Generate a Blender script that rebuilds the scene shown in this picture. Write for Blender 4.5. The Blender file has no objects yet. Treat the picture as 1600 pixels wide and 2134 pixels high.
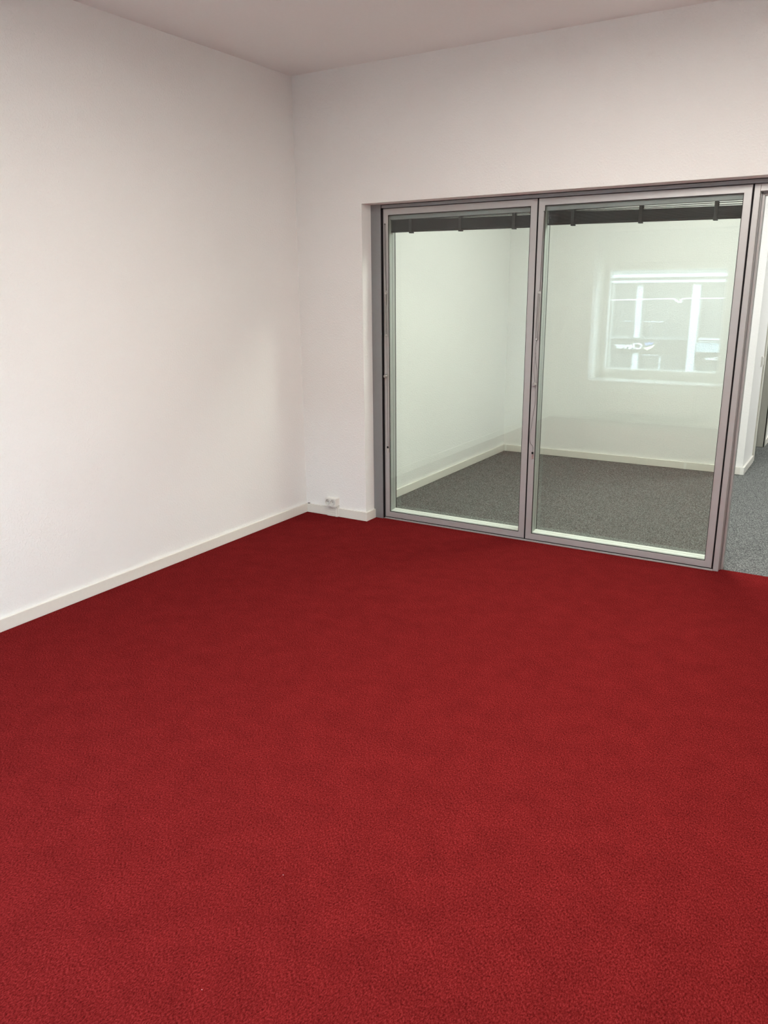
import bpy, bmesh, math, random
from mathutils import Vector, Matrix

random.seed(7)
S = bpy.context.scene
C = S.collection

# ------------------------------------------------------------------ camera
F_PX = 1655.84
cd = bpy.data.cameras.new('camera')
cam = bpy.data.objects.new('camera', cd)
C.objects.link(cam)
cd.sensor_fit = 'HORIZONTAL'
cd.sensor_width = 36.0
cd.lens = 36.0 * F_PX / 1600.0
cd.clip_start = 0.02
cd.clip_end = 300
yaw, pit, rol = -0.5489, 0.2753, -0.0089
fw = Vector((math.sin(yaw) * math.cos(pit), math.cos(yaw) * math.cos(pit), -math.sin(pit)))
rt = fw.cross(Vector((0, 0, 1))).normalized()
up = rt.cross(fw)
r2 = math.cos(rol) * rt + math.sin(rol) * up
u2 = -math.sin(rol) * rt + math.cos(rol) * up
m = Matrix((r2, u2, -fw)).transposed().to_4x4()
m.translation = Vector((3.364, -4.4332, 1.55))
cam.matrix_world = m
S.camera = cam

# ------------------------------------------------------------------ world, exposure
S.view_settings.view_transform = 'Standard'
S.view_settings.look = 'None'
S.view_settings.exposure = 0.0
S.view_settings.gamma = 1.0
S.view_settings.use_curve_mapping = False
W = bpy.data.worlds.new('overcast_sky')
S.world = W
W.use_nodes = True
bg = W.node_tree.nodes['Background']
bg.inputs['Color'].default_value = (0.67, 0.84, 1.0, 1)
bg.inputs['Strength'].default_value = 22.0
LAMP_ROOM = 43.0      # emission of the ceiling panels in the red room
LAMP_HALL = 62.0      # emission of the ceiling panels in the grey room


# ------------------------------------------------------------------ materials
def mat(name):
    m = bpy.data.materials.new(name)
    m.use_nodes = True
    nt = m.node_tree
    return m, nt, nt.nodes['Principled BSDF']


def noise(nt, scale, detail=3.0, rough=0.6, stretch=None):
    tc = nt.nodes.new('ShaderNodeTexCoord')
    n = nt.nodes.new('ShaderNodeTexNoise')
    n.inputs['Scale'].default_value = scale
    n.inputs['Detail'].default_value = detail
    n.inputs['Roughness'].default_value = rough
    if stretch:
        mp = nt.nodes.new('ShaderNodeMapping')
        mp.inputs['Scale'].default_value = stretch[:3]
        if len(stretch) > 3:
            mp.inputs['Rotation'].default_value = (0, 0, stretch[3])
        nt.links.new(tc.outputs['Object'], mp.inputs['Vector'])
        nt.links.new(mp.outputs['Vector'], n.inputs['Vector'])
    else:
        nt.links.new(tc.outputs['Object'], n.inputs['Vector'])
    return n


def ramp(nt, src, stops):
    r = nt.nodes.new('ShaderNodeValToRGB')
    el = r.color_ramp.elements
    while len(el) < len(stops):
        el.new(0.5)
    for e, (p, c) in zip(el, stops):
        e.position = p
        e.color = (c[0], c[1], c[2], 1)
    nt.links.new(src, r.inputs['Fac'])
    return r


def bump(nt, bsdf, src, strength, dist):
    b = nt.nodes.new('ShaderNodeBump')
    b.inputs['Strength'].default_value = strength
    b.inputs['Distance'].default_value = dist
    nt.links.new(src, b.inputs['Height'])
    nt.links.new(b.outputs['Normal'], bsdf.inputs['Normal'])


def plain(name, col, rough=0.5, metal=0.0, grain=0.0, gscale=60, spec=0.5):
    m, nt, b = mat(name)
    b.inputs['Roughness'].default_value = rough
    b.inputs['Metallic'].default_value = metal
    b.inputs['Specular IOR Level'].default_value = spec
    n = noise(nt, gscale, 4)
    k = grain
    r = ramp(nt, n.outputs['Fac'], [(0.3, [c * (1 - k) for c in col]), (0.7, [min(1, c * (1 + k)) for c in col])])
    nt.links.new(r.outputs['Color'], b.inputs['Base Color'])
    return m


def wallpaper(name, col):
    """painted woodchip paper: white with small scattered lumps"""
    m, nt, b = mat(name)
    b.inputs['Base Color'].default_value = (*col, 1)
    b.inputs['Roughness'].default_value = 0.85
    b.inputs['Specular IOR Level'].default_value = 0.2
    n = noise(nt, 95, 3, 0.55)
    r = ramp(nt, n.outputs['Fac'], [(0.46, (0, 0, 0)), (0.72, (1, 1, 1))])
    bump(nt, b, r.outputs['Color'], 0.5, 0.0022)
    return m


def mixc(nt, a, bcol, fac, mode='MULTIPLY'):
    x = nt.nodes.new('ShaderNodeMix')
    x.data_type = 'RGBA'
    x.blend_type = mode
    x.inputs[0].default_value = fac
    nt.links.new(a, x.inputs[6])
    nt.links.new(bcol, x.inputs[7])
    return x.outputs[2]


def carpet(name, dark, mid, light, fine, blotch, bstr):
    m, nt, b = mat(name)
    b.inputs['Roughness'].default_value = 1.0
    b.inputs['Specular IOR Level'].default_value = 0.0
    n1 = noise(nt, fine, 4, 0.7, (1.0, 0.62, 1.0, 0.55))
    c1 = ramp(nt, n1.outputs['Fac'], [(0.33, dark), (0.5, mid), (0.68, light)])
    n2 = noise(nt, 9.0, 7, 0.72)
    lo = 1 - blotch
    c2 = ramp(nt, n2.outputs['Fac'], [(0.35, (lo, lo, lo)), (0.65, (1, 1, 1))])
    nt.links.new(mixc(nt, c1.outputs['Color'], c2.outputs['Color'], 1.0), b.inputs['Base Color'])
    n3 = noise(nt, fine * 0.8, 4, 0.7, (1.0, 0.62, 1.0, 0.55))
    bump(nt, b, n3.outputs['Fac'], bstr, 0.004)
    return m


def glass(name, tint, f0=0.043):
    """clear flat pane: the mirror share follows the angle at each of its two faces"""
    m, nt, b = mat(name)
    nt.nodes.remove(b)
    out = nt.nodes['Material Output']
    geo = nt.nodes.new('ShaderNodeNewGeometry')
    dot = nt.nodes.new('ShaderNodeVectorMath'); dot.operation = 'DOT_PRODUCT'
    nt.links.new(geo.outputs['Normal'], dot.inputs[0])
    nt.links.new(geo.outputs['Incoming'], dot.inputs[1])

    def mth(op, a, bb, clamp=False):
        n = nt.nodes.new('ShaderNodeMath'); n.operation = op; n.use_clamp = clamp
        for i, v in enumerate((a, bb)):
            if v is None:
                continue
            if isinstance(v, (int, float)):
                n.inputs[i].default_value = v
            else:
                nt.links.new(v, n.inputs[i])
        return n.outputs[0]
    a = mth('ABSOLUTE', dot.outputs['Value'], None)
    s = mth('POWER', mth('SUBTRACT', 1.0, a, True), 5.0)
    fr = mth('ADD', mth('MULTIPLY', s, 1 - f0), f0, True)
    tr = nt.nodes.new('ShaderNodeBsdfTransparent')
    tr.inputs['Color'].default_value = (*tint, 1)
    gl = nt.nodes.new('ShaderNodeBsdfGlossy')
    gl.inputs['Roughness'].default_value = 0.0
    mx = nt.nodes.new('ShaderNodeMixShader')
    nt.links.new(fr, mx.inputs['Fac'])
    nt.links.new(tr.outputs[0], mx.inputs[1])
    nt.links.new(gl.outputs[0], mx.inputs[2])
    nt.links.new(mx.outputs[0], out.inputs['Surface'])
    return m


def glow(name, col, strength):
    m, nt, b = mat(name)
    b.inputs['Base Color'].default_value = (0.9, 0.9, 0.9, 1)
    b.inputs['Emission Color'].default_value = (*col, 1)
    b.inputs['Emission Strength'].default_value = strength
    return m


M = {}
M['wall'] = wallpaper('white_woodchip_paper', (0.88, 0.873, 0.852))
M['ceil'] = plain('ceiling_paint', (0.88, 0.872, 0.855), 0.9, grain=0.01, spec=0.1)
M['red'] = carpet('red_needle_felt', (0.066, 0.0044, 0.0042), (0.162, 0.0122, 0.0128), (0.262, 0.027, 0.028), 230, 0.20, 0.8)
M['grey'] = carpet('grey_needle_felt', (0.042, 0.044, 0.043), (0.138, 0.142, 0.138), (0.30, 0.305, 0.29), 150, 0.08, 0.6)
M['base'] = plain('baseboard_white', (0.79, 0.765, 0.70), 0.35, grain=0.015)
M['alu'] = plain('satin_aluminium', (0.485, 0.47, 0.462), 0.42, 0.5, grain=0.02, gscale=25)
M['alud'] = plain('dark_aluminium', (0.29, 0.29, 0.295), 0.45, 0.6, grain=0.02, gscale=25)
M['rabbet'] = plain('glazing_bead_grey', (0.42, 0.445, 0.42), 0.45, 0.2, grain=0.01)
M['rubber'] = plain('black_rubber', (0.006, 0.005, 0.006), 0.7, spec=0.2)
M['slat'] = plain('charcoal_slat', (0.012, 0.0125, 0.0125), 0.6, grain=0.05, spec=0.25)
M['tape'] = plain('ladder_tape_grey', (0.028, 0.030, 0.030), 0.9, grain=0.25, gscale=900)
M['rail'] = plain('headrail_grey', (0.27, 0.29, 0.30), 0.5, 0.3, grain=0.02)
M['steel'] = plain('brushed_steel', (0.62, 0.60, 0.57), 0.3, 1.0, grain=0.03)
M['sillbead'] = plain('pale_sill_bead', (0.80, 0.83, 0.78), 0.45, grain=0.01)
M['knob'] = plain('dull_metal_knob', (0.40, 0.38, 0.36), 0.35, 0.8, grain=0.03)
M['grip'] = plain('grey_metal_grip', (0.30, 0.29, 0.27), 0.4, 0.7, grain=0.03)
M['rod'] = plain('dull_rod_grey', (0.12, 0.115, 0.105), 0.45, 0.5, grain=0.05)
M['cord'] = plain('grey_cord', (0.20, 0.185, 0.18), 0.8, grain=0.05)
M['plastic'] = plain('white_plastic', (0.85, 0.84, 0.79), 0.3, grain=0.01)
M['socketin'] = plain('socket_well', (0.72, 0.71, 0.67), 0.35, grain=0.01)
M['dark'] = plain('socket_hole', (0.02, 0.02, 0.02), 0.6)
M['frame'] = plain('door_frame_paint', (0.76, 0.75, 0.67), 0.4, grain=0.01)
M['winfr'] = plain('window_frame_white', (0.72, 0.72, 0.69), 0.4, grain=0.01)
M['radi'] = plain('radiator_enamel', (0.84, 0.84, 0.80), 0.3, grain=0.01)
M['pane'] = glass('clear_pane', (0.962, 0.980, 0.958), 0.047)
M['winpane'] = glass('window_pane', (0.97, 0.985, 0.975))
M['lamp_room'] = glow('warm_white_diffuser', (0.985, 0.958, 0.885), LAMP_ROOM)
M['lamp_hall'] = glow('neutral_white_diffuser', (0.965, 0.985, 0.955), LAMP_HALL)
M['lampbody'] = plain('lamp_housing', (0.8, 0.8, 0.8), 0.4)
M['f_light'] = plain('facade_pale_stone', (0.34, 0.355, 0.365), 0.8, grain=0.06, gscale=3)
M['f_mid'] = plain('facade_grey_stone', (0.10, 0.106, 0.108), 0.8, grain=0.08, gscale=3)
M['f_dark'] = plain('facade_dark_panel', (0.022, 0.023, 0.024), 0.6, grain=0.1, gscale=2)
M['f_glass'] = plain('facade_window_glass', (0.036, 0.04, 0.04), 0.3, grain=0.1, gscale=1.5)
M['f_frame'] = plain('facade_window_frame', (0.125, 0.13, 0.13), 0.6, grain=0.05)
M['signw'] = plain('sign_white', (0.85, 0.85, 0.83), 0.5)
M['signy'] = plain('sign_pale_yellow', (0.75, 0.75, 0.48), 0.5)
M['signb'] = plain('sign_blue', (0.22, 0.30, 0.62), 0.5)
M['f_blue'] = plain('pale_blue_awning', (0.20, 0.245, 0.27), 0.8)
M['street'] = plain('asphalt', (0.12, 0.12, 0.12), 0.9, grain=0.2, gscale=8)
M['lint'] = plain('white_lint', (0.6, 0.45, 0.42), 0.9)


# ------------------------------------------------------------------ builders
def bx(bm, mn, mx, bev=0.0):
    """one box, optionally with a small bevel, into a bmesh"""
    r = bmesh.ops.create_cube(bm, size=1.0)
    vs = r['verts']
    mn, mx = Vector(mn), Vector(mx)
    for v in vs:
        v.co = Vector((mn[i] + (v.co[i] + 0.5) * (mx[i] - mn[i]) for i in range(3)))
    if bev:
        es = list({e for v in vs for e in v.link_edges})
        bmesh.ops.bevel(bm, geom=es, offset=bev, segments=2, affect='EDGES', profile=0.5)


def boxes(*bs, bev=0.0):
    bm = bmesh.new()
    for mn, mx in bs:
        bx(bm, mn, mx, bev)
    return bm


def cyl(bm, p0, p1, r0, r1=None, seg=12):
    p0, p1 = Vector(p0), Vector(p1)
    d = p1 - p0
    mt = Matrix.Translation((p0 + p1) / 2) @ d.to_track_quat('Z', 'Y').to_matrix().to_4x4()
    bmesh.ops.create_cone(bm, cap_ends=True, segments=seg, radius1=r0, radius2=r0 if r1 is None else r1,
                          depth=d.length, matrix=mt)


def tube(bm, pts, r, seg=6):
    """a tube along a polyline, one continuous skin"""
    pts = [Vector(p) for p in pts]
    rings = []
    for i, p in enumerate(pts):
        t = (pts[min(i + 1, len(pts) - 1)] - pts[max(i - 1, 0)]).normalized()
        a = Vector((0, 1, 0)) if abs(t.y) < 0.9 else Vector((1, 0, 0))
        u = t.cross(a).normalized()
        v = t.cross(u)
        rings.append([bm.verts.new(p + r * (math.cos(2 * math.pi * k / seg) * u + math.sin(2 * math.pi * k / seg) * v))
                      for k in range(seg)])
    for a, b in zip(rings, rings[1:]):
        for k in range(seg):
            bm.faces.new((a[k], a[(k + 1) % seg], b[(k + 1) % seg], b[k]))
    bm.faces.new(list(reversed(rings[0])))
    bm.faces.new(rings[-1])


def smooth_pts(pts, n=6):
    """Catmull-Rom through the given points"""
    P = [Vector(p) for p in pts]
    P = [P[0]] + P + [P[-1]]
    out = []
    for i in range(1, len(P) - 2):
        for k in range(n):
            t = k / n
            a, b, c, d = P[i - 1], P[i], P[i + 1], P[i + 2]
            out.append(0.5 * ((2 * b) + (c - a) * t + (2 * a - 5 * b + 4 * c - d) * t * t + (-a + 3 * b - 3 * c + d) * t ** 3))
    out.append(P[-2])
    return out


def prism(bm, poly, axis, a, b):
    """polygon (2-D) pushed along an axis from a to b"""
    def mk(p, t):
        if axis == 'x':
            return (t, p[0], p[1])
        if axis == 'y':
            return (p[0], t, p[1])
        return (p[0], p[1], t)
    v0 = [bm.verts.new(mk(p, a)) for p in poly]
    v1 = [bm.verts.new(mk(p, b)) for p in poly]
    n = len(poly)
    bm.faces.new(v0)
    bm.faces.new(list(reversed(v1)))
    for i in range(n):
        bm.faces.new((v0[i], v1[i], v1[(i + 1) % n], v0[(i + 1) % n]))
    bmesh.ops.recalc_face_normals(bm, faces=bm.faces[:])


def wloc(o):
    v = Vector((0, 0, 0))
    while o is not None:
        v += o.location
        o = o.parent
    return v


def obj(name, bm, material, parent=None, loc=None, smooth=False):
    """link a bmesh built in room coordinates as ONE object whose origin sits at loc"""
    base = wloc(parent) if parent else Vector((0, 0, 0))
    if loc is None:
        loc = base
    loc = Vector(loc)
    bmesh.ops.translate(bm, verts=bm.verts[:], vec=-loc)
    bmesh.ops.recalc_face_normals(bm, faces=bm.faces[:])
    me = bpy.data.meshes.new(name)
    bm.to_mesh(me)
    bm.free()
    me.materials.append(material)
    if smooth:
        for p in me.polygons:
            p.use_smooth = True
    o = bpy.data.objects.new(name, me)
    C.objects.link(o)
    o.parent = parent
    o.location = loc - base
    return o


def thing(name, label, cat, loc, kind=None, group=None):
    o = bpy.data.objects.new(name, None)
    o.empty_display_size = 0.05
    C.objects.link(o)
    o.location = loc
    return tag(o, label, cat, kind, group)


def tag(o, label, cat, kind=None, group=None):
    o['label'] = label
    o['category'] = cat
    if kind:
        o['kind'] = kind
    if group:
        o['group'] = group
    return o


def struct(name, bm, m, label, cat):
    return tag(obj(name, bm, m), label, cat, 'structure')


# ------------------------------------------------------------------ measurements (metres)
H = 2.83            # ceiling height
XO = 0.508          # left edge of the wall opening
ZO = 2.052          # top of the wall opening
G = 0.12            # front plane of the glazing
GD = 0.085          # depth of the sashes
XR = 4.25           # right wall of the red room
YB = -4.75          # window wall
TH = 0.24           # thickness of the partition wall
XD = 3.72           # right end of the door opening
HX0, HX1, HY1, HYE = 0.36, 2.53, 2.74, 7.4    # grey room
XE = 5.4

# ------------------------------------------------------------------ shell of the red room
struct('floor', boxes(((-0.1, YB - 0.1, -0.06), (XR + 0.1, 0.17, 0.0))), M['red'],
       'red needle felt carpet covering the whole near room', 'carpet')
struct('ceiling', boxes(((-0.1, YB - 0.1, H), (XR + 0.1, 0.0, H + 0.1))), M['ceil'],
       'plain white ceiling of the near room', 'ceiling')
struct('wall_left', boxes(((-0.12, YB - 0.4, -0.05), (0.0, TH, H + 0.1))), M['wall'],
       'long white woodchip wall on the left of the red carpet', 'wall')
struct('wall_back', boxes(((0.0, 0.0, -0.05), (XO, TH, H + 0.1)), ((XO, 0.0, ZO), (XE, TH, H + 0.1)),
                          ((XD, 0.0, -0.05), (XE, TH, ZO))), M['wall'],
       'white wall around and above the glazed partition', 'wall')
struct('wall_right', boxes(((XR, YB - 0.4, -0.05), (XR + 0.12, 0.0, H + 0.1))), M['wall'],
       'white wall closing the red room on the right, out of view', 'wall')
# window wall behind the camera, seen mirrored in the glass
WX0, WX1, WZ0, WZ1, WD = 0.455, 2.0, 0.46, 2.14, 0.42
struct('wall_front', boxes(((0.0, YB - WD, -0.05), (WX0, YB, H + 0.1)), ((WX1, YB - WD, -0.05), (XR, YB, H + 0.1)),
                           ((WX0, YB - WD, -0.05), (WX1, YB, WZ0)), ((WX0, YB - WD, WZ1), (WX1, YB, H + 0.1))), M['wall'],
       'white window wall behind the viewer, mirrored in the glass', 'wall')

BH, BT = 0.062, 0.016


def skirting(bm, p0, p1, nx, ny, h=BH, t=BT):
    """a baseboard run from p0 to p1 on a wall whose normal is (nx, ny)"""
    x0, x1 = sorted((p0[0], p1[0])); y0, y1 = sorted((p0[1], p1[1]))
    if nx:
        x0, x1 = (x0, x0 + t) if nx > 0 else (x0 - t, x0)
    if ny:
        y0, y1 = (y0, y0 + t) if ny > 0 else (y0 - t, y0)
    bx(bm, (x0, y0, 0.0), (x1, y1, h), 0.0018)


def baseboard(name, runs, label):
    bm = bmesh.new()
    for r in runs:
        skirting(bm, *r)
    return struct(name, bm, M['base'], label, 'baseboard')


b_left = baseboard('baseboard_left', [((0, YB), (0, 0), 1, 0)], 'cream white baseboard along the long left wall on red carpet')
b_back = baseboard('baseboard_back', [((BT, 0), (0.196, 0), 0, -1), ((0.286, 0), (XO + BT, 0), 0, -1)],
                   'short cream baseboard between room corner and glazing, under the socket box')
bm = boxes(((XO, 0.0, 0.0), (XO + BT, 0.104, BH)), bev=0.0018)
obj('return_piece', bm, M['base'], b_back)
# the plinth piece below the socket box
bm = boxes(((0.196, -0.024, 0.0), (0.286, 0.0, 0.078)), bev=0.0015)
for k in range(3):
    bx(bm, (0.199, -0.0255, 0.012 + 0.016 * k), (0.268, -0.023, 0.019 + 0.016 * k), 0.0006)
obj('box_base', bm, M['base'], b_back)
bm = boxes(((0.272, -0.0265, 0.0), (0.276, -0.02, 0.062)))
obj('cover_strip', bm, M['plastic'], b_back)
baseboard('baseboard_front', [((0, YB), (0.6, YB), 0, 1), ((0.6, YB), (XR, YB), 0, 1)],
          'white baseboard below the window behind the viewer')
baseboard('baseboard_right', [((XR, YB), (XR, 0), -1, 0), ((XD + 0.02, 0), (XR, 0), 0, -1)],
          'white baseboard on the unseen right wall')

# ------------------------------------------------------------------ grey room behind the glass
struct('floor_2', boxes(((0.0, 0.17, -0.06), (XE, HYE, -0.002))), M['grey'],
       'speckled grey needle felt carpet behind the glazing', 'carpet')
struct('ceiling_2', boxes(((0.0, TH, H), (XE, HYE, H + 0.1))), M['ceil'],
       'white ceiling of the grey carpeted room', 'ceiling')
struct('wall_left_2', boxes(((HX0 - 0.36, TH, -0.05), (HX0, HY1 + 0.2, H + 0.1))), M['wall'],
       'white wall seen through the left glass sash', 'wall')
DY0, DY1, DZ = 3.38, 4.14, 2.02
struct('wall_back_2', boxes(((HX0, HY1, -0.05), (HX1, DY0, H + 0.1)),
                            ((HX1 - 0.16, DY0, DZ), (HX1, DY1, H + 0.1)),
                            ((HX1 - 0.16, DY1, -0.05), (HX1, HYE, H + 0.1)),
                            ((1.0, DY0, -0.05), (1.1, DY1 + 1.0, H + 0.1)),
                            ((1.1, DY1 + 1.0, -0.05), (HX1 - 0.16, DY1 + 1.1, H + 0.1))), M['wall'],
       'white far wall with its corner at the passage, behind the glass', 'wall')
struct('wall_right_2', boxes(((XE, 0.0, -0.05), (XE + 0.12, HYE, H + 0.1)), ((HX1, HYE, -0.05), (XE, HYE + 0.1, H + 0.1))), M['wall'],
       'white walls closing the passage beyond the doorway', 'wall')
bl2 = baseboard('baseboard_left_2', [((HX0, TH), (HX0, HY1), 1, 0)], 'white baseboard seen through the left sash along the side wall')
bb2 = baseboard('baseboard_back_2', [((HX0 + BT, HY1), (HX1 + BT, HY1), 0, -1), ((HX1, HY1), (HX1, DY0 - 0.07), 1, 0)],
                'white baseboard round the far wall and its outer corner')
for x in (HX0 + BT + 0.001, 2.06):
    obj('joint_cap', boxes(((x, HY1 - BT - 0.0025, 0.0), (x + 0.022, HY1 - BT + 0.001, BH + 0.002)), bev=0.0008), M['plastic'], bb2)
obj('corner_cap', boxes(((HX1 - 0.014, HY1 - BT - 0.0025, 0.0), (HX1 + BT + 0.0025, HY1 - BT + 0.001, BH + 0.002)),
                        ((HX1 + BT - 0.001, HY1 - BT - 0.0025, 0.0), (HX1 + BT + 0.0025, HY1 + 0.02, BH + 0.002)), bev=0.0008), M['plastic'], bb2)
baseboard('baseboard_side_2', [((HX1, DY1 + 0.07), (HX1, HYE), 1, 0)], 'white baseboard beyond the inner door frame at the right edge')

# inner door frame in the passage wall
d2 = thing('door_2', 'off-white door frame in the passage wall at the far right edge', 'door frame', (HX1, (DY0 + DY1) / 2, 0), 'structure')
obj('jamb', boxes(((HX1 - 0.17, DY0 - 0.0, 0.0), (HX1 + 0.014, DY0 + 0.03, DZ)), ((HX1 - 0.001, DY0 - 0.06, 0.0), (HX1 + 0.014, DY0 + 0.03, DZ + 0.06)), bev=0.003), M['frame'], d2)
obj('jamb', boxes(((HX1 - 0.17, DY1 - 0.03, 0.0), (HX1 + 0.014, DY1 + 0.0, DZ)), ((HX1 - 0.001, DY1 - 0.03, 0.0), (HX1 + 0.014, DY1 + 0.06, DZ + 0.06)), bev=0.003), M['frame'], d2)
obj('lintel', boxes(((HX1 - 0.17, DY0, DZ - 0.03), (HX1 + 0.014, DY1, DZ)), ((HX1 - 0.001, DY0 - 0.06, DZ - 0.03), (HX1 + 0.014, DY1 + 0.06, DZ + 0.06)), bev=0.003), M['frame'], d2)

# light switch on the passage wall
sw = thing('light_switch', 'small white light switch on the passage wall beside the inner door frame', 'switch', (HX1, 3.20, 0.91))
obj('cover_plate', boxes(((HX1, 3.155, 0.865), (HX1 + 0.010, 3.245, 0.955)), bev=0.003), M['plastic'], sw)
obj('rocker', boxes(((HX1 + 0.009, 3.168, 0.878), (HX1 + 0.015, 3.232, 0.942)), bev=0.002), M['plastic'], sw)

# ------------------------------------------------------------------ glazed partition
SZ0, SZ1 = 0.0145, 2.026


def frame_lining():
    t = obj('trim_1', boxes(((XO, 0.106, 0.0), (0.581, 0.215, ZO)), bev=0.0015), M['alud'])
    tag(t, 'dark grey metal jamb panel between white wall reveal and left sash', 'jamb panel', 'structure')
    obj('gasket', boxes(((0.580, 0.112, 0.006), (0.591, 0.19, 2.03))), M['rubber'], t)
    t = obj('trim_2', boxes(((0.581, 0.116, 2.029), (XD, 0.215, ZO - 0.004)), bev=0.001), M['alud'])
    tag(t, 'dark grey metal head strip running above both glass sashes', 'head strip', 'structure')
    obj('gasket', boxes(((XO, 0.122, ZO - 0.006), (XD, 0.21, ZO))), M['rubber'], t)
    t = obj('trim_3', boxes(((XO + 0.02, G - 0.004, 0.0), (2.742, G + 0.07, 0.0095)), bev=0.001), M['alu'])
    tag(t, 'thin metal floor strip under the two glass sashes', 'floor strip', 'structure')
    obj('gasket', boxes(((0.585, G + 0.003, 0.009), (2.742, G + 0.075, SZ0 + 0.001))), M['rubber'], t)


frame_lining()


def profile_bar(kind, x0, x1, z0, z1, w):
    """stile or rail with mitred ends, a front face w wide and a stepped rabbet on the glass side"""
    y0, y1 = G, G + GD
    bm = bmesh.new()
    b = 0.002
    # outline of the section: (distance from the outer edge, depth)
    sec = [(0.0, y0 + b), (b, y0), (w - b, y0), (w, y0 + b), (w, y0 + 0.008), (w, y1 - b), (w - b, y1), (b, y1), (0.0, y1 - b)]
    rings = []
    for end in (0, 1):
        ring = []
        for d, y in sec:
            if kind == 'left':
                p = (x0 + d, y, (z0 + d) if end == 0 else (z1 - d))
            elif kind == 'right':
                p = (x1 - d, y, (z0 + d) if end == 0 else (z1 - d))
            elif kind == 'bottom':
                p = ((x0 + d) if end == 0 else (x1 - d), y, z0 + d)
            else:
                p = ((x0 + d) if end == 0 else (x1 - d), y, z1 - d)
            ring.append(bm.verts.new(p))
        rings.append(ring)
    n = len(sec)
    for i in range(n):
        bm.faces.new((rings[0][i], rings[0][(i + 1) % n], rings[1][(i + 1) % n], rings[1][i]))
    bm.faces.new(rings[0])
    bm.faces.new(rings[1])
    return bm


def bead(x0, x1, z0, z1, y0, y1, t):
    """rectangular glazing bead: a thin ring on the inner faces"""
    return boxes(((x0, y0, z0), (x0 + t, y1, z1)), ((x1 - t, y0, z0), (x1, y1, z1)),
                 ((x0 + t, y0, z0), (x1 - t, y1, z0 + t)), ((x0 + t, y0, z1 - t), (x1 - t, y1, z1)))


def sash(name, x0, x1, label):
    w = 0.039
    t = thing(name, label, 'window', ((x0 + x1) / 2, G + GD / 2, 0.006), 'structure')
    obj('stile', profile_bar('left', x0, x1, SZ0, SZ1, w), M['alu'], t)
    obj('stile', profile_bar('right', x0, x1, SZ0, SZ1, w), M['alu'], t)
    obj('rail', profile_bar('bottom', x0, x1, SZ0, SZ1, w), M['alu'], t)
    obj('rail', profile_bar('top', x0, x1, SZ0, SZ1, w), M['alu'], t)
    a0, a1, c0, c1 = x0 + w, x1 - w, SZ0 + w, SZ1 - w
    obj('gasket', bead(a0 - 0.001, a1 + 0.001, c0 - 0.001, c1 + 0.001, G + 0.001, G + 0.006, 0.0025), M['rubber'], t)
    # two bands lining the space between the panes, with a dark joint between them
    obj('glazing_bead', bead(a0, a1, c0, c1, G + 0.013, G + 0.044, 0.002), M['rabbet'], t)
    obj('glazing_bead', bead(a0, a1, c0, c1, G + 0.047, G + GD - 0.010, 0.003), M['rabbet'], t)
    obj('sill_bead', boxes(((a0 + 0.003, G + 0.0125, c0 + 0.001), (a1 - 0.003, G + 0.0435, c0 + 0.007)), ((a0 + 0.003, G + 0.0445, c0 + 0.001), (a1 - 0.003, G + GD - 0.0105, c0 + 0.010)), bev=0.001), M['sillbead'], t)
    obj('seal', bead(a0, a1, c0, c1, G + GD - 0.010, G + GD - 0.002, 0.0035), M['rubber'], t)
    obj('pane', boxes(((a0 + 0.001, G + 0.006, c0 + 0.001), (a1 - 0.001, G + 0.011, c1 - 0.001))), M['pane'], t)
    obj('pane', boxes(((a0 + 0.001, G + GD - 0.009, c0 + 0.001), (a1 - 0.001, G + GD - 0.004, c1 - 0.001))), M['pane'], t)
    return t, a0, a1, c0, c1


s1, a10, a11, c0, c1 = sash('window_1', 0.590, 1.6145, 'left glass sash in silver aluminium frame, next to the jamb panel')
s2, a20, a21, _, _ = sash('window_2', 1.623, 2.734, 'wide right glass sash in silver aluminium frame, mirroring a window')
for x in (1.6145, 2.734):
    t = s1 if x < 2 else s2
    obj('gasket', boxes(((x - 0.0005, G + 0.003, SZ0 - 0.008), (x + 0.009, G + GD, SZ1 + 0.003))), M['rubber'], t)


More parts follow.
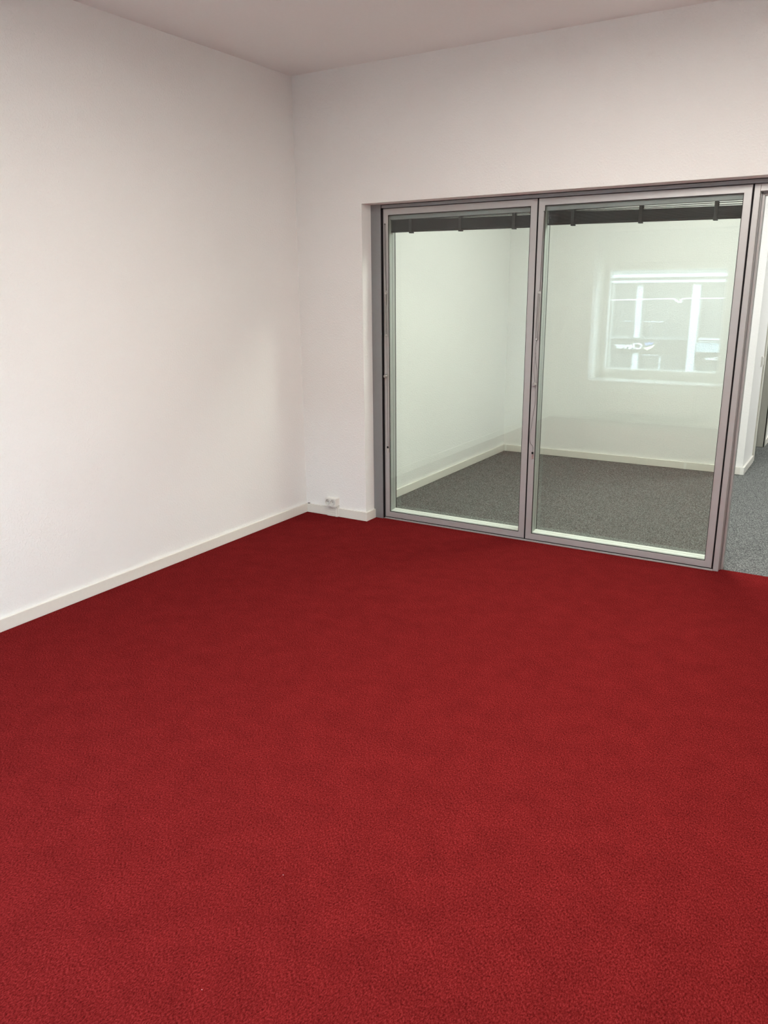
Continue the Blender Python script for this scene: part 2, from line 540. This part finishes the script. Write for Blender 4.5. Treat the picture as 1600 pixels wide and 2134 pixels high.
# blinds drawn up between the panes
def blind(x0, x1, label, fan):
    yc = G + 0.040
    t = thing('venetian_blind', label, 'blind', ((x0 + x1) / 2, yc, 1.89), group='blinds drawn up between the panes')
    zt = c1 - 0.003
    hr = 0.024
    obj('headrail', boxes(((x0 + 0.003, yc - 0.022, zt - hr), (x1 - 0.003, yc + 0.018, zt)), bev=0.001), M['rail'], t)
    # crowned slat cross-section, shared by all slats
    n = 23
    pitch = 0.0029
    zb = 1.889 - fan[1]
    me = None
    hw = 0.0125
    tops = [0.0, 0.0, 0.0]
    for k in range(n):
        zl = zb + 0.012 + k * pitch + fan[1] * 0.7
        zr = zl - fan[1] * 0.9
        up_ = k - (n - 1 - len(fan[0]))
        if up_ > 0:
            zr = max(zr, zb + 0.012 + k * pitch + fan[0][up_ - 1])
        if me is None:
            bm = bmesh.new()
            L = x1 - x0 - 0.012
            prof = [(-hw, -0.0012), (-hw * 0.5, 0.0), (0, 0.0005), (hw * 0.5, 0.0), (hw, -0.0012)]
            top = [[bm.verts.new((sx * L / 2, y, z + 0.0006)) for y, z in prof] for sx in (-1, 1)]
            bot = [[bm.verts.new((sx * L / 2, y, z - 0.0006)) for y, z in prof] for sx in (-1, 1)]
            for i in range(4):
                bm.faces.new((top[0][i], top[0][i + 1], top[1][i + 1], top[1][i]))
                bm.faces.new((bot[0][i], bot[1][i], bot[1][i + 1], bot[0][i + 1]))
            for q in (0, 4):
                bm.faces.new((top[0][q], top[1][q], bot[1][q], bot[0][q]))
            for sd in (0, 1):
                bm.faces.new(top[sd] + list(reversed(bot[sd])))
            bmesh.ops.recalc_face_normals(bm, faces=bm.faces[:])
            me = bpy.data.meshes.new('slat')
            bm.to_mesh(me); bm.free()
            me.materials.append(M['slat'])
        o = bpy.data.objects.new('slat', me)
        C.objects.link(o)
        o.parent = t
        o.location = Vector(((x0 + x1) / 2, yc, (zl + zr) / 2)) - t.location
        o.rotation_euler = (0, -math.atan2(zr - zl, x1 - x0), 0)
    br = obj('bottom_rail', boxes(((x0 + 0.006, -0.0125, -0.004), (x1 - 0.006, 0.0125, 0.005)), bev=0.001), M['slat'])
    br.parent = t
    for v in br.data.vertices:
        v.co.x -= (x0 + x1) / 2
    br.location = Vector(((x0 + x1) / 2, yc, zb + 0.004 + fan[1] * 0.3)) - t.location
    br.rotation_euler = (0, math.atan2(fan[1] * 0.8, x1 - x0), 0)
    return t, yc, zb


def tapes(t, yc, zb, xs, drop, rise, x0, x1):
    for x in xs:
        f = (x - x0) / (x1 - x0)
        z0 = zb + 0.6 * drop * (1 - f) - 0.003
        z1 = 1.889 + 0.078 + rise * f
        bm = boxes(((x - 0.009, yc - 0.0155, z0), (x + 0.009, yc - 0.0140, z1)), ((x - 0.009, yc + 0.0140, z0), (x + 0.009, yc + 0.0155, z1)),
                   ((x - 0.010, yc - 0.016, z0 - 0.004), (x + 0.010, yc + 0.016, z0)), bev=0.0004)
        obj('ladder_tape', bm, M['tape'], t)


def blind_all():
    t, yc, zb = blind(a10, a11, 'charcoal venetian blind gathered at the top of the left sash', ([0.001, 0.004], 0.012))
    tapes(t, yc, zb, (0.775, 1.117, 1.462), 0.012, 0.004, a10, a11)
    t, yc, zb = blind(a20, a21, 'charcoal venetian blind with top slats fanned open in the right sash', ([0.002, 0.010, 0.022, 0.030], 0.016))
    tapes(t, yc, zb, (1.815, 2.188, 2.567), 0.016, 0.008, a20, a21)


blind_all()


# blind controls on the left stile of each sash
def controls(t, x, tangled):
    y = G
    p = t
    if not tangled:
        rod = [(x - 0.006, y - 0.004, 1.935), (x - 0.003, y - 0.005, 1.75), (x + 0.002, y - 0.006, 1.53)]
    else:
        rod = [(x + 0.010, y - 0.004, 1.955), (x + 0.007, y - 0.005, 1.80), (x + 0.004, y - 0.006, 1.52)]
    bm = bmesh.new(); tube(bm, rod, 0.0022); cyl(bm, (rod[0][0], y - 0.007, rod[0][2]), (rod[0][0], y, rod[0][2]), 0.004)
    obj('crank_rod', bm, M['rod'], p)
    # long slotted grip: two bars closed by rounded ends
    bm = bmesh.new()
    sk = -0.005 if tangled else 0.0
    zt, zb = 1.515, 1.250
    ring = []
    for a in range(0, 181, 20):
        r = math.radians(a)
        ring.append((x + 0.002 + 0.0065 * math.cos(r), y - 0.010, zt + 0.0065 * math.sin(r)))
    for a in range(180, 361, 20):
        r = math.radians(a)
        ring.append((x + 0.002 + sk + 0.0065 * math.cos(r), y - 0.010, zb + 0.0065 * math.sin(r)))
    ring.append(ring[0])
    tube(bm, ring, 0.0025, 8)
    g = obj('cord_grip', bm, M['grip'], p, smooth=True)
    bm = bmesh.new()
    cyl(bm, (x + 0.002, y - 0.013, zt), (x + 0.002, y, zt), 0.007, seg=14)
    cyl(bm, (x + 0.002 + sk, y - 0.013, zb), (x + 0.002 + sk, y, zb), 0.0055, seg=14)
    obj('grip_pin', bm, M['steel'], g)
    if not tangled:
        bm = boxes(((x - 0.002, y - 0.0015, zb), (x + 0.006, y, zt)), bev=0.0004)
        obj('slot_plate', bm, M['rod'], g)
    # round knob
    zk = 0.985
    xk = x - 0.002 if not tangled else x - 0.003
    bm = bmesh.new()
    cyl(bm, (xk, y - 0.012, zk), (xk, y, zk), 0.0075, 0.0075, 18)
    cyl(bm, (xk, y - 0.026, zk), (xk, y - 0.011, zk), 0.0105, 0.0125, 20)
    bmesh.ops.bevel(bm, geom=[e for e in bm.edges if abs(e.verts[0].co.y - (y - 0.026)) < 1e-4 and abs(e.verts[1].co.y - (y - 0.026)) < 1e-4],
                    offset=0.003, segments=3, affect='EDGES')
    obj('knob', bm, M['knob'], p, smooth=False)
    # cord
    bm = bmesh.new()
    if not tangled:
        pts = [(x + 0.002, y - 0.006, zb), (x + 0.003, y - 0.003, 1.12), (x + 0.004, y - 0.003, 0.86), (x + 0.005, y - 0.003, 0.60), (x + 0.006, y - 0.003, 0.50)]
        tube(bm, smooth_pts(pts), 0.0012, 5)
    else:
        pts = [(x - 0.003, y - 0.006, zb), (x - 0.009, y - 0.006, 1.19), (x - 0.003, y - 0.006, 1.12), (x + 0.008, y - 0.005, 1.06), (x + 0.006, y - 0.006, 0.99)]
        tube(bm, smooth_pts(pts), 0.0012, 5)
        pts = [(x - 0.006, y - 0.006, 1.17), (x - 0.012, y - 0.006, 1.08), (x - 0.004, y - 0.008, 1.0)]
        tube(bm, smooth_pts(pts), 0.0010, 5)
        pts = [(x + 0.001, y - 0.010, 0.97), (x + 0.004, y - 0.007, 0.93), (x + 0.003, y - 0.006, 0.87), (x - 0.006, y - 0.006, 0.80),
               (x - 0.014, y - 0.007, 0.73), (x - 0.019, y - 0.009, 0.69), (x - 0.020, y - 0.008, 0.655), (x - 0.013, y - 0.006, 0.625),
               (x - 0.003, y - 0.005, 0.615), (x + 0.002, y - 0.005, 0.60), (x + 0.001, y - 0.004, 0.575)]
        tube(bm, smooth_pts(pts), 0.0014, 5)
    obj('pull_cord', bm, M['cord'], p)
    # catch at the lower end
    zc = 0.505 if not tangled else 0.567
    xc = x + 0.006 if not tangled else x + 0.001
    ch = obj('cord_catch', boxes(((xc - 0.0065, y - 0.006, zc - 0.035), (xc + 0.0065, y, zc + 0.008)), bev=0.0015), M['steel'], p)
    obj('catch_slot', boxes(((xc - 0.006, y - 0.008, zc - 0.006), (xc + 0.006, y - 0.0055, zc + 0.008)), bev=0.0005), M['rubber'], ch)


controls(s1, 0.612, False)
controls(s2, 1.650, True)

# door frame of the partition (door opening to the right)
d1 = thing('door_1', 'silver aluminium door frame beside the right sash, opening onto the grey carpet', 'door frame', (3.2, G, 0), 'structure')
PX = 2.7425


def post(sx, x):
    f = boxes(((min(x, x + sx * 0.028), G, 0.0), (max(x, x + sx * 0.028), G + 0.035, 2.026)), bev=0.0015)
    bx(f, (min(x, x + sx * 0.030), G + 0.0345, 0.0), (max(x, x + sx * 0.030), G + 0.047, 2.026))
    bx(f, (min(x, x + sx * 0.045), G + 0.046, 0.0), (max(x, x + sx * 0.045), G + 0.095, 2.026), 0.0015)
    return f


obj('post', post(1, PX), M['alu'], d1)
obj('post', post(-1, XD - 0.004), M['alu'], d1)
f = boxes(((PX + 0.028, G, 1.992), (XD - 0.032, G + 0.035, 2.026)), ((PX + 0.045, G + 0.046, 1.975), (XD - 0.049, G + 0.095, 2.026)), bev=0.0015)
bx(f, (PX + 0.03, G + 0.0345, 1.990), (XD - 0.034, G + 0.047, 2.026))
obj('head', f, M['alu'], d1)
obj('gasket', boxes(((PX + 0.0285, G + 0.036, 0.001), (PX + 0.034, G + 0.046, 1.99)), ((PX + 0.03, G + 0.036, 1.984), (XD - 0.03, G + 0.046, 1.990))), M['alud'], d1)

# ------------------------------------------------------------------ power socket box on the baseboard
sb = thing('power_socket_box', 'small white double power socket box on the baseboard beside the glazing', 'socket', (0.248, 0.0, 0.066))
X0, X1, Z0, Z1, YF = 0.200, 0.288, 0.0785, 0.134, -0.045


def socket_body():
    bm = bmesh.new()
    # front face with two round wells
    seg = 24
    rad = 0.0195
    zc = (Z0 + Z1) / 2 + 0.001
    cs = [0.2235, 0.2645]
    prism(bm, [(0.0, Z0 + 0.004), (0.0, Z1), (YF + 0.013, Z1), (YF + 0.013, Z0), (YF + 0.016, Z0 - 0.004), (-0.0262, Z0 - 0.004), (-0.0262, Z0 + 0.004)], 'x', X0, X1)
    return bm, cs, zc, rad


bm, cs, zc, rad = socket_body()
body = obj('housing', bm, M['plastic'], sb)
for cx in cs:
    bm = bmesh.new()
    seg = 28
    ring = lambda r, y: [bm.verts.new((cx + r * math.cos(2 * math.pi * k / seg), y, zc + r * math.sin(2 * math.pi * k / seg))) for k in range(seg)]
    lip = [ring(rad + 0.003, YF + 0.0095), ring(rad + 0.003, YF - 0.0065), ring(rad, YF - 0.0075), ring(rad - 0.0012, YF - 0.0055), ring(rad - 0.003, YF + 0.0095)]
    for a, b in zip(lip, lip[1:]):
        for k in range(seg):
            bm.faces.new((a[k], a[(k + 1) % seg], b[(k + 1) % seg], b[k]))
    bm.faces.new(lip[-1])
    w = obj('socket_well', bm, M['socketin'], sb)
    for s in (-1, 1):
        bm = bmesh.new()
        cyl(bm, (cx + s * 0.0095, YF + 0.0088, zc), (cx + s * 0.0095, YF + 0.011, zc), 0.0028, seg=10)
        obj('pin_hole', bm, M['dark'], w)
    for zz in (zc + rad - 0.005, zc - rad + 0.002):
        obj('earth_clip', boxes(((cx - 0.003, YF - 0.002, zz), (cx + 0.003, YF + 0.0092, zz + 0.003))), M['steel'], w)
# front frame around the wells: a plate with two round holes
bm = bmesh.new()
outer = [(X0, Z0), (X1, Z0), (X1, Z1), (X0, Z1)]
yp = YF - 0.0075


def plate_faces(bm):
    seg = 28
    xm = sum(cs) / 2
    for cx, xa, xb in ((cs[0], X0, xm), (cs[1], xm, X1)):
        hole, edge = [], []
        for k in range(seg):
            a = 2 * math.pi * k / seg
            c, s = math.cos(a), math.sin(a)
            hole.append(bm.verts.new((cx + (rad + 0.0025) * c, yp + 0.001, zc + (rad + 0.0025) * s)))
            tx = ((xb - cx) / c) if c > 1e-6 else ((xa - cx) / c if c < -1e-6 else 1e9)
            tz = ((Z1 - zc) / s) if s > 1e-6 else ((Z0 - zc) / s if s < -1e-6 else 1e9)
            q = min(tx, tz)
            edge.append(bm.verts.new((cx + q * c, yp + 0.001, zc + q * s)))
        for k in range(seg):
            bm.faces.new((hole[k], hole[(k + 1) % seg], edge[(k + 1) % seg], edge[k]))
    # rim connecting the plate to the housing
    for (p, q) in (((X0, Z0), (X1, Z0)), ((X1, Z0), (X1, Z1)), ((X1, Z1), (X0, Z1)), ((X0, Z1), (X0, Z0))):
        v = [bm.verts.new((p[0], yp + 0.001, p[1])), bm.verts.new((q[0], yp + 0.001, q[1])), bm.verts.new((q[0], YF + 0.0135, q[1])), bm.verts.new((p[0], YF + 0.0135, p[1]))]
        bm.faces.new(v)


plate_faces(bm)
obj('front_plate', bm, M['plastic'], sb)

# cable outlet stub in the corner of the baseboard, two bits of lint on the carpet
ct = obj('cable_clip', boxes(((0.020, -0.016, BH), (0.036, -0.004, BH + 0.006)), bev=0.002), M['cord'])
tag(ct, 'tiny grey clip on top of the baseboard in the room corner', 'clip')
for nm, x, y, lab in (('lint_speck', 2.237, -3.411, 'tiny white lint speck on the red carpet near the bottom edge'),
                      ('lint_speck', 2.166, -3.022, 'tiny white lint speck on red carpet, left of centre and farther in')):
    bm = bmesh.new()
    bmesh.ops.create_icosphere(bm, subdivisions=1, radius=0.0010)
    for v in bm.verts:
        v.co.z *= 0.5
        v.co.x *= 1.3 + 0.4 * random.random()
    bmesh.ops.translate(bm, verts=bm.verts[:], vec=(x, y, 0.0008))
    tag(obj(nm, bm, M['lint'], loc=(x, y, 0.0)), lab, 'lint')

# ------------------------------------------------------------------ window behind the viewer (mirrored in the glass)
YW = YB - 0.33
w3 = thing('window_3', 'white framed window in a deep recess, seen only as a reflection', 'window', (1.2, YW, WZ0), 'structure')
GX0, GX1, GZ0, GZ1 = 0.555, 1.835, 0.578, 1.722
obj('frame', boxes(((WX0, YW - 0.07, WZ0), (GX0, YW, WZ1)), ((GX1, YW - 0.07, WZ0), (WX1, YW, WZ1)),
                   ((GX0, YW - 0.07, WZ0), (GX1, YW, GZ0)), ((GX0, YW - 0.07, GZ1), (GX1, YW, WZ1))), M['winfr'], w3)
obj('sash_frame', bead(GX0 - 0.045, GX1 + 0.045, GZ0 - 0.045, GZ1 + 0.045, YW, YW + 0.018, 0.043), M['winfr'], w3)
obj('pane', boxes(((GX0, YW - 0.035, GZ0), (GX1, YW - 0.030, GZ1))), M['winpane'], w3)
obj('shutter_box', boxes(((WX0 + 0.002, YW, 1.80), (WX1 - 0.002, YW + 0.05, WZ1)), bev=0.004), M['winfr'], w3)
obj('handle', boxes(((GX1 + 0.008, YW + 0.018, 1.10), (GX1 + 0.030, YW + 0.028, 1.17)), ((GX1 + 0.013, YW + 0.028, 1.02), (GX1 + 0.026, YW + 0.045, 1.14)), bev=0.003), M['plastic'], w3)
obj('sill', boxes(((WX0 - 0.0, YB - WD + 0.09, WZ0 - 0.02), (WX1, YB + 0.004, WZ0 + 0.006)), bev=0.003), M['winfr'], w3)

# radiator under that window
ra = thing('radiator', 'low white panel radiator under the mirrored window', 'radiator', (1.175, YB, 0.10))
RX0, RX1, RZ0, RZ1 = 0.65, 1.70, 0.11, 0.375
bm = bmesh.new()
prism(bm, [(YB + 0.055, RZ0), (YB + 0.055, RZ1 - 0.012), (YB + 0.130, RZ1 - 0.012), (YB + 0.138, RZ1 - 0.02), (YB + 0.138, RZ0 + 0.01), (YB + 0.130, RZ0)], 'x', RX0, RX1)
obj('panel', bm, M['radi'], ra)
bm = boxes(((RX0, YB + 0.053, RZ1 - 0.012), (RX1, YB + 0.061, RZ1)), ((RX0, YB + 0.129, RZ1 - 0.012), (RX1, YB + 0.137, RZ1)))
for k in range(34):
    x = RX0 + 0.005 + k * (RX1 - RX0 - 0.034) / 33
    bx(bm, (x, YB + 0.059, RZ1 - 0.010), (x + 0.026, YB + 0.131, RZ1 - 0.003))
obj('top_grille', bm, M['radi'], ra)
for x in (RX0 + 0.12, RX1 - 0.14):
    obj('bracket', boxes(((x, YB - 0.0, RZ0 + 0.03), (x + 0.03, YB + 0.057, RZ1 - 0.04))), M['radi'], ra)
bm = bmesh.new()
cyl(bm, (RX1 + 0.0, YB + 0.06, RZ0 + 0.035), (RX1 + 0.045, YB + 0.06, RZ0 + 0.035), 0.012, seg=14)
cyl(bm, (RX1 + 0.035, YB + 0.06, RZ0 + 0.035), (RX1 + 0.035, YB + 0.06, 0.0), 0.008, seg=12)
obj('pipe', bm, M['steel'], ra)
bm = bmesh.new()
cyl(bm, (RX1 + 0.045, YB + 0.06, RZ0 + 0.035), (RX1 + 0.115, YB + 0.06, RZ0 + 0.035), 0.022, 0.018, seg=20)
obj('thermostat_knob', bm, M['plastic'], ra)


# ------------------------------------------------------------------ ceiling luminaires (above the frame)
def luminaire(x, y, sx, sy, diff, label, group):
    t = thing('ceiling_light', label, 'lamp', (x, y, H - 0.04), group=group)
    obj('housing', boxes(((x - sx / 2, y - sy / 2, H - 0.035), (x + sx / 2, y + sy / 2, H)),
                         ((x - sx / 2, y - sy / 2, H - 0.05), (x - sx / 2 + 0.012, y + sy / 2, H - 0.03)),
                         ((x + sx / 2 - 0.012, y - sy / 2, H - 0.05), (x + sx / 2, y + sy / 2, H - 0.03)),
                         ((x - sx / 2, y - sy / 2, H - 0.05), (x + sx / 2, y - sy / 2 + 0.012, H - 0.03)),
                         ((x - sx / 2, y + sy / 2 - 0.012, H - 0.05), (x + sx / 2, y + sy / 2, H - 0.03))), M['lampbody'], t)
    bm = bmesh.new()
    x0, x1, y0, y1, z = x - sx / 2 + 0.013, x + sx / 2 - 0.013, y - sy / 2 + 0.013, y + sy / 2 - 0.013, H - 0.042
    bx(bm, (x0, y0, z), (x1, y1, z + 0.006))
    obj('diffuser', bm, diff, t)


luminaire(2.15, -2.25, 0.32, 1.2, M['lamp_room'], 'ceiling panel lamp over the red carpet, left of the pair, out of frame', 'room ceiling lamps')
luminaire(2.85, -2.25, 0.32, 1.2, M['lamp_room'], 'ceiling panel lamp over the red carpet, right of the pair, out of frame', 'room ceiling lamps')
luminaire(2.3, 1.0, 0.62, 0.62, M['lamp_hall'], 'square ceiling panel lamp over the grey carpet near the doorway', 'hall ceiling lamps')
luminaire(3.9, 4.1, 0.62, 0.62, M['lamp_hall'], 'square ceiling panel lamp in the passage beyond the doorway', 'hall ceiling lamps')

# ------------------------------------------------------------------ street and the building opposite (mirrored in the glass)
struct('ground', boxes(((-40, -46, -4.3), (40, YB - 3.0, -4.0))), M['street'], 'grey asphalt street below the window, out of view', 'street')
YF2 = -26.0
fb = thing('building', 'grey and white building across the street, mirrored in the right sash', 'building', (-3.4, YF2 - 0.5, -4.0))
FX0, FX1 = -14.8, 10.2
obj('wall', boxes(((FX0, YF2 - 6, -4.0), (FX1, YF2 - 0.45, 5.2))), M['f_mid'], fb)
for z0, z1, k, y in ((1.946, 2.048, 'f_mid', 0.05), (1.826, 1.940, 'f_light', 0.14), (1.724, 1.826, 'f_mid', -0.02), (1.638, 1.724, 'f_light', 0.06), (1.56, 1.638, 'f_mid', -0.1)):
    obj('cornice', boxes(((FX0, YF2 - 0.46, z0), (FX1, YF2 + y, z1))), M[k], fb)
obj('cornice', boxes(((FX0, YF2 - 0.46, -0.40), (FX1, YF2 - 0.25, -0.335))), M['f_frame'], fb)
obj('sign_band', boxes(((FX0, YF2 - 0.46, -0.886), (FX1, YF2 - 0.16, -0.42))), M['f_dark'], fb)
CX0, CXD = -4.395, 2.02
for k in range(-5, 8):
    x = CX0 + k * CXD
    w = 0.105 if k % 2 == 0 else 0.135
    if not FX0 < x - w < x + w < FX1:
        continue
    front = -0.05 if k % 2 else -0.2
    for zz0 in ([-4.0] if k % 2 else [-4.0, -0.34]):
        zz1 = 1.56 if (k % 2 or zz0 > -1) else -0.9
        obj('column', boxes(((x - w, YF2 - 0.46, zz0), (x + w, YF2 + front, zz1))), M['f_light'], fb)
    x0, x1 = x + w, x + CXD - 0.12
    # glazing of the bay: window frame and panes
    for zz0, zz1 in ((-0.335, 1.56), (-3.6, -0.95)):
        fr = obj('window', boxes(((x0, YF2 - 0.46, zz0), (x0 + 0.06, YF2 - 0.36, zz1)), ((x1 - 0.06, YF2 - 0.46, zz0), (x1, YF2 - 0.36, zz1)),
                                 ((x0, YF2 - 0.46, zz1 - 0.06), (x1, YF2 - 0.36, zz1)),
                                 (((x0 + x1) / 2 + 0.02, YF2 - 0.46, zz0), ((x0 + x1) / 2 + 0.06, YF2 - 0.34, zz1)),
                                 ((x0, YF2 - 0.46, zz0), (x1, YF2 - 0.36, zz0 + 0.05))), M['f_frame'], fb)
        obj('pane', boxes(((x0 + 0.05, YF2 - 0.455, zz0 + 0.04), (x1 - 0.05, YF2 - 0.42, zz1 - 0.05))), M['f_glass'], fr)
    if k % 2 == 0:
        obj('transom', boxes(((x0 + 0.10, YF2 - 0.42, 0.225), (x0 + 0.80, YF2 - 0.30, 0.262))), M['f_light'], fb)
        obj('transom', boxes(((x - w - 0.46, YF2 - 0.42, 0.235), (x - w - 0.06, YF2 - 0.30, 0.262))), M['f_light'], fb)
        obj('mullion', boxes(((x0 + 0.345, YF2 - 0.42, -0.335), (x0 + 0.43, YF2 - 0.33, 0.225))), M['f_frame'], fb)
        obj('mullion', boxes(((x0 + 0.03, YF2 - 0.42, -0.335), (x0 + 0.10, YF2 - 0.33, 1.5))), M['f_frame'], fb)
    else:
        obj('transom', boxes(((x - 0.5, YF2 - 0.42, 0.452), (x - w, YF2 - 0.30, 0.49)), ((x + w, YF2 - 0.42, 0.452), (x + 1.2, YF2 - 0.30, 0.49))), M['f_frame'], fb)
        if k != 1:
            continue
        obj('box_sill', boxes(((x + 0.22, YF2 - 0.42, -0.36), (x + 1.7, YF2 - 0.06, -0.30)), ((x + 0.22, YF2 - 0.42, -0.43), (x + 1.7, YF2 - 0.1, -0.40))), M['f_light'], fb)
        obj('awning', boxes(((x + 0.15, YF2 - 0.3, -0.79), (x + 1.75, YF2 - 0.09, -0.46))), M['f_blue'], fb)
obj('door_frame', boxes(((-3.54, YF2 - 0.46, -4.0), (-3.48, YF2 - 0.33, -0.95)), ((-4.2, YF2 - 0.46, -1.0), (-3.48, YF2 - 0.33, -0.95))), M['f_light'], fb)
# upper storey
for k in range(-4, 6):
    x = CX0 + k * CXD
    fr = obj('window', bead(x + 0.25, x + 1.75, 2.6, 4.4, YF2 - 0.46, YF2 - 0.38, 0.08), M['f_frame'], fb)
    obj('pane', boxes(((x + 0.32, YF2 - 0.455, 2.67), (x + 1.68, YF2 - 0.43, 4.33))), M['f_glass'], fr)


def lettering(body, width, height, xr, z0, y, parent):
    """flat raised letters facing the room; xr is the x of the first letter's edge (text runs towards -x)"""
    cu = bpy.data.curves.new('lettering', 'FONT')
    cu.body = body
    cu.size = 1.0
    cu.extrude = 0.02
    cu.offset = 0.014
    tmp = bpy.data.objects.new('lettering', cu)
    C.objects.link(tmp)
    dg = bpy.context.evaluated_depsgraph_get()
    me = bpy.data.meshes.new_from_object(tmp.evaluated_get(dg))
    bpy.data.objects.remove(tmp)
    bpy.data.curves.remove(cu)
    xs = [v.co.x for v in me.vertices]; ys = [v.co.y for v in me.vertices]
    sx = width / (max(xs) - min(xs)); sy = height / (max(ys) - min(ys))
    base = wloc(parent)
    for v in me.vertices:
        a, b, c = v.co
        v.co = Vector((xr - (a - min(xs)) * sx, y + c, z0 + (b - min(ys)) * sy)) - base
    me.materials.clear()
    me.materials.append(M['signw'])
    o = bpy.data.objects.new('lettering', me)
    C.objects.link(o)
    o.parent = parent
    return o


sg = thing('shop_sign', 'white mirrored shop lettering with leaf emblem on the dark band opposite', 'sign', (-4.5, YF2 - 0.16, -0.65))
lettering('Clever', 1.02, 0.225, -4.15, -0.755, YF2 - 0.13, sg)
bm = bmesh.new()
prism(bm, [(-4.10, -0.69), (-4.03, -0.749), (-3.923, -0.775), (-3.823, -0.725), (-3.74, -0.65), (-3.655, -0.555), (-3.745, -0.605), (-3.88, -0.652), (-4.0, -0.684)], 'y', YF2 - 0.155, YF2 - 0.11)
obj('emblem_bowl', bm, M['signy'], sg)
for i, (x, z, dx, dz) in enumerate(((-3.985, -0.575, -0.045, 0.075), (-3.90, -0.55, 0.0, 0.085), (-3.815, -0.545, 0.055, 0.06))):
    bm = bmesh.new()
    prism(bm, [(x - 0.028, z), (x + dx - 0.02, z + dz * 0.6), (x + dx, z + dz), (x + dx + 0.025, z + dz * 0.6), (x + 0.03, z), (x, z - 0.06)], 'y', YF2 - 0.155, YF2 - 0.115)
    obj('emblem_drop', bm, M['signb'], sg)
sg2 = thing('shop_sign', 'tiny white shop lettering low at the right of the mirrored facade', 'sign', (-1.67, YF2 - 0.1, -1.0))
obj('panel', boxes(((-2.20, YF2 - 0.155, -1.13), (-1.30, YF2 - 0.115, -0.90))), M['f_dark'], sg2)
lettering('Clever', 0.46, 0.095, -1.43, -1.055, YF2 - 0.10, sg2)

# wire across the street
bm = bmesh.new()
tube(bm, smooth_pts([(-9.0, -14, 1.19), (-1.93, -14, 1.232), (-1.34, -14, 1.245), (-0.66, -14, 1.257), (-0.57, -14, 1.236), (-0.49, -14, 1.186), (-0.43, -14, 1.188), (-0.36, -14, 1.256), (0.464, -14, 1.27), (8.0, -14, 1.36)], 8), 0.011, 6)
tag(obj('overhead_wire', bm, M['signw']), 'thin pale overhead wire with a small dip, mirrored in the right sash', 'wire')
